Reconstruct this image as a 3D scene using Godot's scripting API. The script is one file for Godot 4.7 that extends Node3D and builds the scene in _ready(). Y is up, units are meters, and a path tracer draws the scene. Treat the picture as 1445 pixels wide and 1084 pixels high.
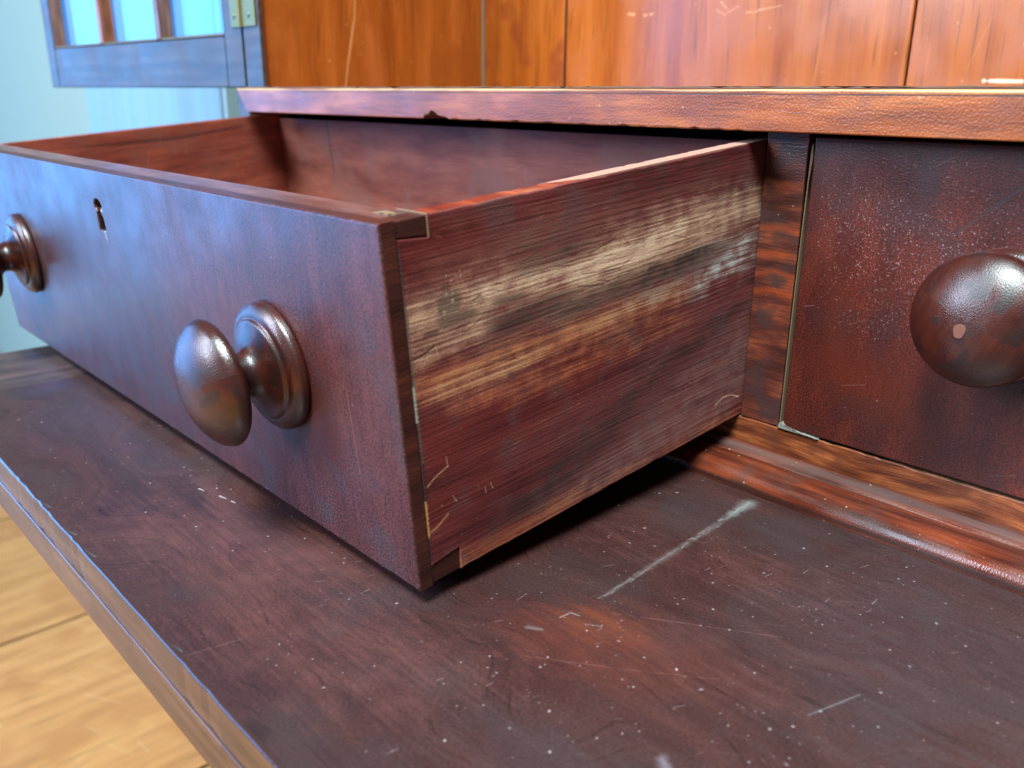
extends Node3D
# An old mahogany cabinet seen close up: an open drawer above a desk top, a closed drawer, a glazed door.
# x runs along the cabinet to the right, y is up (the desk top is y = 0), z comes out of the cabinet (its front is z = 0).

const TILT := 0.08756          # the open drawer hangs down at its front
const DRAWER_H := 0.135
const DRAWER_L := 0.509
const DRAWER_Z := 0.20606      # how far its front stands before the cabinet
const BACK := -0.241           # the back boards of the cabinet
const FLOOR := -0.75

var M := {}
var rng := RandomNumberGenerator.new()


func _ready() -> void:
	rng.seed = 11
	camera_and_light()
	materials()
	setting()
	desk()
	cabinet()
	open_drawer()
	closed_drawer()
	background_things()


# ------------------------------------------------------------------ camera, light

func camera_and_light() -> void:
	var c := Camera3D.new()
	c.name = "camera"
	c.position = Vector3(0.22494, 0.17986, 0.36847)
	c.rotation = Vector3(-0.32330, 0.82189, 0.00771)
	var a := CameraAttributesPhysical.new()
	a.frustum_focal_length = 12.0 / (542.0 / 1220.38)
	a.frustum_focus_distance = 0.37
	a.frustum_near = 0.01
	a.frustum_far = 60.0
	a.exposure_aperture = 10.0
	c.attributes = a
	c.fov = rad_to_deg(2.0 * atan(542.0 / 1220.38))
	c.near = 0.01
	c.far = 60.0
	c.current = true
	add_child(c)
	var e := Environment.new()
	e.background_mode = Environment.BG_COLOR
	e.background_color = Color(0.07, 0.072, 0.075).linear_to_srgb()
	e.tonemap_mode = Environment.TONE_MAPPER_LINEAR
	e.tonemap_exposure = 1.0
	e.sdfgi_enabled = true
	e.ssao_enabled = true
	e.ssil_enabled = true
	var w := WorldEnvironment.new()
	w.name = "world_environment"
	w.environment = e
	add_child(w)
	area("window_light_left", Vector3(-3.3, 0.3, 2.0), Vector3(-0.2, 0.0, 0.6), Vector2(2.8, 2.1), Color(0.11, 0.41, 1.0), 14.5)
	area("window_light_front", Vector3(-1.35, 1.62, 2.8), Vector3(-0.1, 0.1, 0.0), Vector2(1.0, 1.8), Color(0.68, 0.80, 1.0), 17.0)
	area("overhead_light", Vector3(0.50, 2.3, 1.25), Vector3(0.0, 0.0, 0.12), Vector2(0.9, 0.8), Color(0.80, 0.96, 1.0), 20.0)  # unseen overhead light, inferred from the dark desk under the drawer


func area(called: String, at: Vector3, towards: Vector3, size: Vector2, color: Color, energy: float) -> void:
	var l := AreaLight3D.new()
	l.name = called
	l.area_size = size
	l.light_color = color.linear_to_srgb()
	l.light_energy = energy
	l.area_normalize_energy = true
	l.area_range = 12.0
	l.shadow_enabled = true
	add_child(l)
	l.look_at_from_position(at, towards, Vector3.UP)


# ------------------------------------------------------------------ nodes

func numbered(called: String, parent: Node) -> String:
	if not parent.has_node(called):
		return called
	var n := 1
	while parent.has_node("%s_%03d" % [called, n]):
		n += 1
	return "%s_%03d" % [called, n]


func thing(called: String, label: String, category: String, at := Vector3.ZERO) -> Node3D:
	var o := Node3D.new()
	o.name = numbered(called, self)
	o.position = at
	add_child(o)
	o.set_meta("label", label)
	o.set_meta("category", category)
	return o


func part(called: String, mesh: Mesh, mats: Array, parent: Node, at := Transform3D.IDENTITY) -> MeshInstance3D:
	var o := MeshInstance3D.new()
	o.name = numbered(called, parent)
	o.mesh = mesh
	for i in mesh.get_surface_count():
		o.set_surface_override_material(i, M[mats[mini(i, mats.size() - 1)]])
	o.transform = at
	parent.add_child(o, true)
	return o


# ------------------------------------------------------------------ shapes

const XY := 0   # faces +z: u = x, v = y
const ZY := 1   # faces +x: u = -z, v = y
const XZ := 2   # faces +y: u = x, v = -z
const NZY := 3  # faces -x: u = z, v = y

func axes(kind: int) -> Basis:
	match kind:
		ZY: return Basis(Vector3(0, 0, -1), Vector3.UP, Vector3.RIGHT)
		XZ: return Basis(Vector3.RIGHT, Vector3(0, 0, -1), Vector3.UP)
		NZY: return Basis(Vector3(0, 0, 1), Vector3.UP, Vector3.LEFT)
	return Basis.IDENTITY


func rect(a0: float, b0: float, a1: float, b1: float) -> PackedVector2Array:
	return PackedVector2Array([Vector2(a0, b0), Vector2(a1, b0), Vector2(a1, b1), Vector2(a0, b1)])


# Cuts the edges of an outline into short pieces that wander by amp metres: worn, chipped edges.
func worn(outline: PackedVector2Array, step: float, amp: float, which := [], s := 1) -> PackedVector2Array:
	var r := RandomNumberGenerator.new()
	r.seed = s
	var out := PackedVector2Array()
	for i in outline.size():
		var p := outline[i]
		var q := outline[(i + 1) % outline.size()]
		out.append(p)
		if which.size() and not which.has(i):
			continue
		var k := int(p.distance_to(q) / step)
		var d := (q - p).normalized()
		var nrm := Vector2(-d.y, d.x)
		for j in range(1, k):
			var bite := r.randf()
			out.append(p.lerp(q, (j + r.randf_range(-0.3, 0.3)) / k) + nrm * amp * bite * bite * bite)
	return out


# A board: the outline (anticlockwise) in the plane of kind, from depth w0 to the face at w1, its front edges rounded over by bevel.
# Surface 0 is the face with uv 0..1 over uvr; surface 1 the edges and the back. Edges listed in open have neither wall nor bevel.
func board(outline: PackedVector2Array, w0: float, w1: float, bevel: float, kind: int, uvr: Rect2, open := []) -> ArrayMesh:
	var n := outline.size()
	var inner := PackedVector2Array()
	for i in n:
		var p := outline[i]
		var d0 := (p - outline[(i + n - 1) % n]).normalized()
		var d1 := (outline[(i + 1) % n] - p).normalized()
		var b0 := 0.0 if open.has((i + n - 1) % n) else bevel
		var b1 := 0.0 if open.has(i) else bevel
		var n0 := Vector2(-d0.y, d0.x)
		var n1 := Vector2(-d1.y, d1.x)
		var cr := n0.cross(n1)
		if absf(cr) < 0.15:
			inner.append(p + (n0 + n1).normalized() * (b0 + b1) * 0.5)
		else:
			inner.append(p + Vector2(b0 * n1.y - b1 * n0.y, n0.x * b1 - n1.x * b0) / cr)
	var bas := axes(kind)
	var face := SurfaceTool.new()
	face.begin(Mesh.PRIMITIVE_TRIANGLES)
	var edge := SurfaceTool.new()
	edge.begin(Mesh.PRIMITIVE_TRIANGLES)
	var put := func(st: SurfaceTool, p: Vector2, w: float, nr: Vector3):
		st.set_normal((bas * nr).normalized())
		st.set_uv(Vector2((p.x - uvr.position.x) / uvr.size.x, 1.0 - (p.y - uvr.position.y) / uvr.size.y))
		st.add_vertex(bas * Vector3(p.x, p.y, w))
	var tri := Geometry2D.triangulate_polygon(inner)
	if tri.is_empty():
		push_warning("no triangles")
	for i in range(0, tri.size(), 3):
		var a := inner[tri[i]]
		var b := inner[tri[i + 1]]
		var c := inner[tri[i + 2]]
		if (b - a).cross(c - a) > 0:
			var s := b
			b = c
			c = s
		for p in [a, b, c]:
			put.call(face, p, w1, Vector3(0, 0, 1))
		for p in [a, c, b]:
			put.call(edge, p, w0, Vector3(0, 0, -1))
	var steps := 3 if bevel > 0.0004 else 1
	for i in n:
		if open.has(i):
			continue
		var j := (i + 1) % n
		var d := (outline[j] - outline[i]).normalized()
		var on := Vector3(d.y, -d.x, 0)
		for k in steps:
			var t0 := float(k) / steps * PI / 2
			var t1 := float(k + 1) / steps * PI / 2
			var P := func(at: int, t: float) -> Vector2: return outline[at].lerp(inner[at], 1.0 - cos(t))
			var w_0 := w1 - bevel + bevel * sin(t0)
			var w_1 := w1 - bevel + bevel * sin(t1)
			var n0 := on * cos(t0) + Vector3(0, 0, sin(t0))
			var n1 := on * cos(t1) + Vector3(0, 0, sin(t1))
			for v in [[i, t0, w_0, n0], [j, t1, w_1, n1], [j, t0, w_0, n0], [i, t0, w_0, n0], [i, t1, w_1, n1], [j, t1, w_1, n1]]:
				put.call(face, P.call(v[0], v[1]), v[2], v[3])
		for v in [[i, w0], [j, w1 - bevel], [j, w0], [i, w0], [i, w1 - bevel], [j, w1 - bevel]]:
			put.call(edge, outline[v[0]], v[1], on)
	var m := face.commit()
	edge.commit(m)
	return m


func box(lo: Vector3, hi: Vector3, bevel := 0.0006, kind := XY) -> ArrayMesh:
	match kind:
		ZY: return board(rect(-hi.z, lo.y, -lo.z, hi.y), lo.x, hi.x, bevel, ZY, Rect2(-hi.z, lo.y, hi.z - lo.z, hi.y - lo.y))
		XZ: return board(rect(lo.x, -hi.z, hi.x, -lo.z), lo.y, hi.y, bevel, XZ, Rect2(lo.x, -hi.z, hi.x - lo.x, hi.z - lo.z))
	return board(rect(lo.x, lo.y, hi.x, hi.y), lo.z, hi.z, bevel, XY, Rect2(lo.x, lo.y, hi.x - lo.x, hi.y - lo.y))


# Turned work: points (radius, height) from the axis at the back to the axis at the front, axis along +z.
func lathe(profile: Array, segments := 64) -> ArrayMesh:
	var pts := PackedVector2Array()
	for p in profile:
		pts.append(p)
	var st := SurfaceTool.new()
	st.begin(Mesh.PRIMITIVE_TRIANGLES)
	var norm := PackedVector2Array()
	for i in pts.size():
		var a := pts[maxi(i - 1, 0)]
		var b := pts[mini(i + 1, pts.size() - 1)]
		var d := (b - a).normalized()
		norm.append(Vector2(d.y, -d.x))
	for i in pts.size() - 1:
		for k in segments:
			for v in [[i, k], [i + 1, k + 1], [i, k + 1], [i, k], [i + 1, k], [i + 1, k + 1]]:
				var an: float = TAU * v[1] / segments
				var p: Vector2 = pts[v[0]]
				var q: Vector2 = norm[v[0]]
				st.set_normal(Vector3(q.x * cos(an), q.x * sin(an), q.y).normalized())
				st.set_uv(Vector2(float(v[1]) / segments, float(v[0]) / pts.size()))
				st.add_vertex(Vector3(p.x * cos(an), p.x * sin(an), p.y))
	return st.commit()


func smooth(points: Array, sub := 5) -> Array:
	var out := []
	for i in points.size() - 1:
		var a: Vector2 = points[maxi(i - 1, 0)]
		var b: Vector2 = points[i]
		var c: Vector2 = points[i + 1]
		var d: Vector2 = points[mini(i + 2, points.size() - 1)]
		for k in sub:
			out.append(b.cubic_interpolate(c, a, d, float(k) / sub))
	out.append(points[-1])
	return out


# A moulding: an open profile of (z, y) swept along x.
func moulding(profile: Array, x0: float, x1: float, uvr: Rect2) -> ArrayMesh:
	var st := SurfaceTool.new()
	st.begin(Mesh.PRIMITIVE_TRIANGLES)
	var total := 0.0
	var at := [0.0]
	for i in profile.size() - 1:
		total += profile[i].distance_to(profile[i + 1])
		at.append(total)
	for i in profile.size() - 1:
		var d: Vector2 = (profile[i + 1] - profile[i]).normalized()
		var nb := [d, d]
		for e in 2:
			var o := i + (1 if e else -1)
			if o >= 0 and o < profile.size() - 1:
				var d2: Vector2 = (profile[o + 1] - profile[o]).normalized()
				if d2.dot(d) > 0.7:
					nb[e] = (d + d2).normalized()
		for v in [[0, x0], [0, x1], [1, x1], [0, x0], [1, x1], [1, x0]]:
			var p: Vector2 = profile[i + v[0]]
			var dd: Vector2 = nb[v[0]]
			st.set_normal(Vector3(0, dd.x, -dd.y))
			st.set_uv(Vector2((v[1] - uvr.position.x) / uvr.size.x, at[i + v[0]] / total))
			st.add_vertex(Vector3(v[1], p.y, p.x))
	return st.commit()


# ------------------------------------------------------------------ textures

func noise(s: int, w: int, h: int, freq: float, octaves := 3, warp := 0.0, kind := FastNoiseLite.TYPE_SIMPLEX_SMOOTH) -> Image:
	var f := FastNoiseLite.new()
	f.seed = s
	f.noise_type = kind
	f.frequency = freq
	f.fractal_type = FastNoiseLite.FRACTAL_FBM
	f.fractal_octaves = octaves
	if warp > 0.0:
		f.domain_warp_enabled = true
		f.domain_warp_amplitude = warp
		f.domain_warp_frequency = freq * 0.6
	return f.get_image(w, h, false, false, true)


# Noise drawn out along x (or along y): wood grain.
func grain(s: int, w: int, h: int, freq: float, stretch: float, along_x := true, octaves := 3, warp := 0.0) -> PackedByteArray:
	var sw := maxi(8, int(w / stretch)) if along_x else w
	var sh := h if along_x else maxi(8, int(h / stretch))
	var im := noise(s, sw, sh, freq, octaves, warp)
	im.resize(w, h, Image.INTERPOLATE_CUBIC)
	return im.get_data()


func blotch(s: int, w: int, h: int, freq: float, octaves := 3, warp := 0.0) -> PackedByteArray:
	var im := noise(s, maxi(8, w / 4), maxi(8, h / 4), freq * 4.0, octaves, warp)
	im.resize(w, h, Image.INTERPOLATE_CUBIC)
	return im.get_data()


# Wood: colours c0 (dark) .. c1 .. c2 (light) along the grain, c3 in blotches. Colours are sRGB 0..255.
func wood(area_: Rect2, mm: float, o: Dictionary) -> Dictionary:
	var w := mini(2048, int(area_.size.x / mm * 1000.0))
	var h := mini(2048, int(area_.size.y / mm * 1000.0))
	var s: int = o.seed
	var ax: bool = o.get("along_x", true)
	var px := 1.0 / (mm * 0.001)         # pixels per metre
	var coarse := grain(s, w, h, o.get("coarse", 90.0) / px, o.get("stretch", 12.0), ax, 4, o.get("warp", 0.0))
	var fine := grain(s + 1, w, h, o.get("fine", 700.0) / px, o.get("stretch_fine", 30.0), ax, 3)
	var mid := grain(s + 5, w, h, o.get("fine", 700.0) * 0.35 / px, o.get("stretch_fine", 30.0) * 1.3, ax, 3)
	var isle := blotch(s + 6, w, h, o.get("isle", 80.0) / px, 4)
	var patch := blotch(s + 2, w, h, o.get("patch", 25.0) / px, 3, o.get("patch_warp", 0.0))
	var grit := noise(s + 3, w, h, o.get("grit", 900.0) / px, 2).get_data()
	var big := blotch(s + 4, w, h, 9.0 / px, 2)
	var c0: Vector3 = o.c0
	var c1: Vector3 = o.c1
	var c2: Vector3 = o.c2
	var c3: Vector3 = o.get("c3", o.c1)
	var kp: float = o.get("patchy", 0.5)
	var kf: float = o.get("fine_amount", 0.35)
	var kg: float = o.get("grit_amount", 0.06)
	var cg: float = o.get("contrast", 1.6)
	var pore: float = o.get("pore", 0.6)
	var bow: float = o.get("bow", 0.0) * px
	var r0: float = o.get("rough", 0.4) * 255.0
	var rv: float = o.get("rough_vary", 0.12)
	var hg: float = o.get("bump_grit", 0.7)
	var hf: float = 1.0 - hg
	var alb := PackedByteArray()
	alb.resize(w * h * 3)
	var rgh := PackedByteArray()
	rgh.resize(w * h)
	var hgt := PackedByteArray()
	hgt.resize(w * h)
	var ib := int(bow)
	for y in h:
		var row := y * w
		for x in w:
			var i := row + x
			var j := i
			if ib:
				if ax:
					j = clampi(y + int((big[i] - 127) * bow / 127.0), 0, h - 1) * w + x
				else:
					j = row + clampi(x + int((big[i] - 127) * bow / 127.0), 0, w - 1)
			var f := fine[j]
			var g := grit[i]
			var v := clampf(((coarse[j] - 127) * (1.0 - kf) + (f - 127) * kf) * cg / 127.0, -1.0, 1.0)
			var c := c1.lerp(c0, -v) if v < 0.0 else c1.lerp(c2, v)
			var p := clampf((patch[i] - 140) * 0.016, 0.0, 1.0) * kp
			if f > 176:
				c *= 1.0 - minf((f - 176) * 0.012, 0.5) * pore
			c = c.lerp(c3, p) * (1.0 + (g - 127) * kg / 127.0)
			alb[i * 3] = clampi(int(c.x), 0, 255)
			alb[i * 3 + 1] = clampi(int(c.y), 0, 255)
			alb[i * 3 + 2] = clampi(int(c.z), 0, 255)
			rgh[i] = clampi(int(r0 + ((patch[i] - 127) + (big[i] - 127) * 0.7) * rv), 10, 250)
			hgt[i] = clampi(int(g * hg + f * hf), 0, 255)
	return {"w": w, "h": h, "at": area_, "alb": alb, "rgh": rgh, "hgt": hgt, "fine": fine, "coarse": coarse, "mid": mid, "isle": isle, "grit": grit, "px": px}


# A mark along a line of points (in metres on the face): colour blended in with amount, broken up by the grain where above breakup.
func mark(t: Dictionary, pts: Array, width: Array, color: Vector3, amount: float, breakup := 0.0, soft := 0.5, rough := -1.0, dent := 0) -> void:
	var w: int = t.w
	var h: int = t.h
	var px: float = t.px
	var at: Rect2 = t.at
	var alb: PackedByteArray = t.alb
	var rgh: PackedByteArray = t.rgh
	var hgt: PackedByteArray = t.hgt
	var fine: PackedByteArray = t.fine
	var grit: PackedByteArray = t.grit
	var coarse: PackedByteArray = t.coarse
	var mid: PackedByteArray = t.mid
	var P := []
	for p in pts:
		P.append(Vector2((p.x - at.position.x) / at.size.x * w, (1.0 - (p.y - at.position.y) / at.size.y) * h))
	var wide := 0.0
	for a in width:
		wide = maxf(wide, a * px)
	var lo := Vector2(INF, INF)
	var hi := -lo
	for p in P:
		lo = lo.min(p)
		hi = hi.max(p)
	var k := P.size() - 1
	for y in range(maxi(0, int(lo.y - wide) - 1), mini(h, int(hi.y + wide) + 2)):
		for x in range(maxi(0, int(lo.x - wide) - 1), mini(w, int(hi.x + wide) + 2)):
			var q := Vector2(x + 0.5, y + 0.5)
			var best := 9e9
			for s in k:
				var a: Vector2 = P[s]
				var ab: Vector2 = P[s + 1] - a
				var u := clampf((q - a).dot(ab) / maxf(ab.length_squared(), 1e-6), 0.0, 1.0)
				var wd: float = lerpf(width[mini(s, width.size() - 1)], width[mini(s + 1, width.size() - 1)], u) * px
				best = minf(best, q.distance_to(a + ab * u) / maxf(wd, 0.35))
			if best >= 1.0:
				continue
			var i := y * w + x
			var m := minf(1.0, (1.0 - best) / soft) * amount
			if breakup > 0.0:
				var g := (mid[i] * 0.42 + fine[i] * 0.38 + coarse[i] * 0.12 + grit[i] * 0.08) / 255.0
				m *= clampf((g - breakup - 0.14 + (1.0 - best) * 0.42) * 4.5, 0.0, 1.0)
			if m <= 0.0:
				continue
			alb[i * 3] = int(lerpf(alb[i * 3], color.x, m))
			alb[i * 3 + 1] = int(lerpf(alb[i * 3 + 1], color.y, m))
			alb[i * 3 + 2] = int(lerpf(alb[i * 3 + 2], color.z, m))
			if rough >= 0.0:
				rgh[i] = int(lerpf(rgh[i], rough * 255.0, m))
			if dent:
				hgt[i] = clampi(hgt[i] + int(dent * m), 0, 255)
	t.alb = alb
	t.rgh = rgh
	t.hgt = hgt


# Worn ground, and shade put into the colour: soft patches [a, b, half length, half height, slope, strength] that the grain breaks into ragged islands of one colour.
func wear_and_shade(t: Dictionary, blobs: Array, color: Vector3, amount: float, ragged := 1.5, gain := 3.0, rough := -1.0) -> void:
	var w: int = t.w
	var h: int = t.h
	var px: float = t.px
	var at: Rect2 = t.at
	var field := PackedFloat32Array()
	field.resize(w * h)
	for bl in blobs:
		var cx: float = (bl[0] - at.position.x) * px
		var cy: float = (at.end.y - bl[1]) * px
		var sx: float = bl[2] * px
		var sy: float = bl[3] * px
		var sl: float = bl[4]
		var am: float = bl[5]
		for y in range(maxi(0, int(cy - sy * 2.0 - absf(sl) * sx * 2.0)), mini(h, int(cy + sy * 2.0 + absf(sl) * sx * 2.0))):
			for x in range(maxi(0, int(cx - sx * 1.7)), mini(w, int(cx + sx * 1.7))):
				var dx := (x - cx) / sx
				var dy := (y - cy + (x - cx) * sl) / sy
				var d := dx * dx * dx * dx * 0.6 + dy * dy
				if d < 4.0:
					var f := 1.0 - d * 0.25
					field[y * w + x] = maxf(field[y * w + x], am * f * f)
	var alb: PackedByteArray = t.alb
	var rgh: PackedByteArray = t.rgh
	var fine: PackedByteArray = t.fine
	var mid: PackedByteArray = t.mid
	var grit: PackedByteArray = t.grit
	var isle: PackedByteArray = t.isle
	for i in w * h:
		var f := field[i]
		if f < 0.03:
			continue
		var g := (mid[i] * 0.2 + fine[i] * 0.34 + isle[i] * 0.3 + grit[i] * 0.16) / 255.0 - 0.5
		var m := clampf((f + g * ragged - 0.5) * gain + 0.5, 0.0, 1.0) * minf(1.0, f * 4.0) * amount * (0.86 + g * 0.9)
		if m <= 0.0:
			continue
		alb[i * 3] = clampi(int(lerpf(alb[i * 3], color.x, m)), 0, 255)
		alb[i * 3 + 1] = clampi(int(lerpf(alb[i * 3 + 1], color.y, m)), 0, 255)
		alb[i * 3 + 2] = clampi(int(lerpf(alb[i * 3 + 2], color.z, m)), 0, 255)
		if rough >= 0.0:
			rgh[i] = clampi(int(lerpf(rgh[i], rough * 255.0, m)), 0, 255)
	t.alb = alb
	t.rgh = rgh


# Dust, flecks, short hair scratches and painted sparkle strewn over part of a face.
func specks(t: Dictionary, count: int, where: Rect2, size: Vector2, color: Vector3, amount: float, s: int, long := 0.0, turn := 0.0) -> void:
	var r := RandomNumberGenerator.new()
	r.seed = s
	var heaps := []
	for i in 14:
		heaps.append(where.position + where.size * Vector2(r.randf(), r.randf()))
	for i in count:
		var p := where.position + where.size * Vector2(r.randf(), r.randf())
		if count > 60 and r.randf() < 0.55:
			p = heaps[i % 14] + where.size * Vector2(r.randfn(0.0, 0.11), r.randfn(0.0, 0.13))
			if not where.has_point(p):
				continue
		var q := r.randf()
		var wd := lerpf(size.x, size.y, q * q * q)
		var ln := long * r.randf_range(0.2, 1.0) if long > 0.0 else wd * r.randf_range(0.0, 0.9)
		var an := turn + r.randf_range(-0.35, 0.35) if long > 0.0 else r.randf() * TAU
		mark(t, [p, p + Vector2.from_angle(an) * ln], [wd], color, amount * r.randf_range(0.4, 1.0), 0.0, 0.8)


func finish(called: String, t: Dictionary, relief: float, extra := {}) -> void:
	var m := StandardMaterial3D.new()
	m.resource_name = called
	m.albedo_texture = ImageTexture.create_from_image(Image.create_from_data(t.w, t.h, false, Image.FORMAT_RGB8, t.alb))
	m.roughness = 1.0
	m.roughness_texture = ImageTexture.create_from_image(Image.create_from_data(t.w, t.h, false, Image.FORMAT_L8, t.rgh))
	if relief > 0.0:
		m.heightmap_enabled = true
		m.heightmap_texture = ImageTexture.create_from_image(Image.create_from_data(t.w, t.h, false, Image.FORMAT_L8, t.hgt))
		m.heightmap_scale = relief
	for k in extra:
		m.set(k, extra[k])
	M[called] = m


func tri(called: String, t: Dictionary, relief: float, extra := {}) -> void:
	finish(called, t, relief, extra)
	var m: StandardMaterial3D = M[called]
	m.uv1_triplanar = true
	m.uv1_scale = Vector3(1.0 / t.at.size.x, 1.0 / t.at.size.y, 1.0 / t.at.size.x)
	m.uv1_triplanar_sharpness = 6.0


func plain(called: String, color: Vector3, rough: float, metal := 0.0) -> StandardMaterial3D:
	var m := StandardMaterial3D.new()
	m.resource_name = called
	m.albedo_color = Color(color.x / 255.0, color.y / 255.0, color.z / 255.0)
	m.roughness = rough
	m.metallic = metal
	M[called] = m
	return m


const SIDE := Rect2(-0.206, 0.0, 0.256, 0.135)
const FRONT := Rect2(-0.509, 0.0, 0.509, 0.135)
const DESK := Rect2(-0.38, -0.2835, 0.64, 0.2735)
const CLOSED := Rect2(0.0247, 0.0256, 0.2, 0.138)
const INSIDE := Rect2(-0.5, 0.0, 0.5, 0.135)
const BEAM := Rect2(-0.5, 0.164, 0.65, 0.02)
const RAIL := Rect2(-0.05, 0.0, 0.3, 0.03)

func V(r: float, g: float, b: float) -> Vector3:
	return Vector3(r, g, b)


func materials() -> void:
	var t: Dictionary
	# --- generic woods for edges, knobs, frames
	t = wood(Rect2(0, 0, 0.1, 0.1), 0.2, {"seed": 5, "c0": V(44, 20, 17), "c1": V(68, 30, 24), "c2": V(96, 44, 30), "rough": 0.42})
	tri("dark_wood", t, 0.012)
	t = wood(Rect2(0, 0, 0.1, 0.1), 0.2, {"seed": 15, "c0": V(30, 20, 20), "c1": V(46, 30, 29), "c2": V(66, 44, 38), "rough": 0.5})
	tri("inner_wood", t, 0.012)
	t = wood(Rect2(0, 0, 0.06, 0.06), 0.15, {"seed": 25, "c0": V(38, 14, 10), "c1": V(58, 21, 14), "c2": V(84, 32, 19), "c3": V(38, 18, 15), "coarse": 60.0, "stretch": 3.0, "patch": 70.0, "patchy": 0.9, "contrast": 0.9, "rough": 0.34, "rough_vary": 0.16, "grit": 1400.0, "bump_grit": 1.0})
	specks(t, 500, Rect2(0, 0, 0.06, 0.06), Vector2(0.0001, 0.0003), V(120, 96, 88), 0.5, 12)  # bright flecks painted in as the sparkle of the varnish
	tri("knob_wood", t, 0.008, {"metallic_specular": 0.6})
	t = wood(Rect2(0, 0, 0.1, 0.1), 0.25, {"seed": 35, "c0": V(92, 48, 24), "c1": V(150, 84, 40), "c2": V(186, 118, 66), "rough": 0.4, "along_x": false})
	tri("bar_wood_orange", t, 0.01)
	t = wood(Rect2(0, 0, 0.1, 0.1), 0.25, {"seed": 36, "c0": V(70, 42, 34), "c1": V(110, 74, 60), "c2": V(150, 112, 96), "rough": 0.45, "along_x": false})
	tri("bar_wood_brown", t, 0.01)
	t = wood(Rect2(0, 0, 0.2, 0.2), 0.4, {"seed": 37, "c0": V(52, 42, 34), "c1": V(66, 54, 44), "c2": V(82, 68, 56), "c3": V(74, 54, 50), "rough": 0.42})
	tri("door_wood", t, 0.008)
	t = wood(Rect2(0, 0, 0.1, 0.1), 0.2, {"seed": 45, "c0": V(80, 48, 44), "c1": V(106, 68, 62), "c2": V(132, 92, 84), "c3": V(96, 76, 76), "rough": 0.36})
	tri("lip_wood", t, 0.008)
	side_texture()
	front_texture()
	desk_texture()
	closed_texture()
	cabinet_textures()
	floor_textures()
	# --- plain materials
	plain("worn_edge", V(120, 94, 68), 0.7)
	plain("chip_wood", V(104, 74, 52), 0.7)
	plain("rubbed_wood", V(166, 126, 108), 0.6)
	plain("plug", V(104, 58, 44), 0.5)
	plain("dust", V(128, 124, 114), 0.9)
	plain("gap_dark", V(60, 58, 56), 0.4, 0.8)  # dark grey that stands for shadow in the back board gap
	plain("brass", V(128, 120, 78), 0.5, 0.75)
	plain("screw", V(120, 116, 96), 0.4, 0.9)
	plain("wall", V(146, 160, 140), 0.75)
	plain("curtain", V(122, 158, 178), 0.85)
	plain("white_paint", V(150, 176, 186), 0.5)
	var g := plain("glass", V(60, 150, 226), 0.05)
	g.transparency = BaseMaterial3D.TRANSPARENCY_ALPHA
	g.albedo_color.a = 0.28
	g.metallic_specular = 0.5


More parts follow.
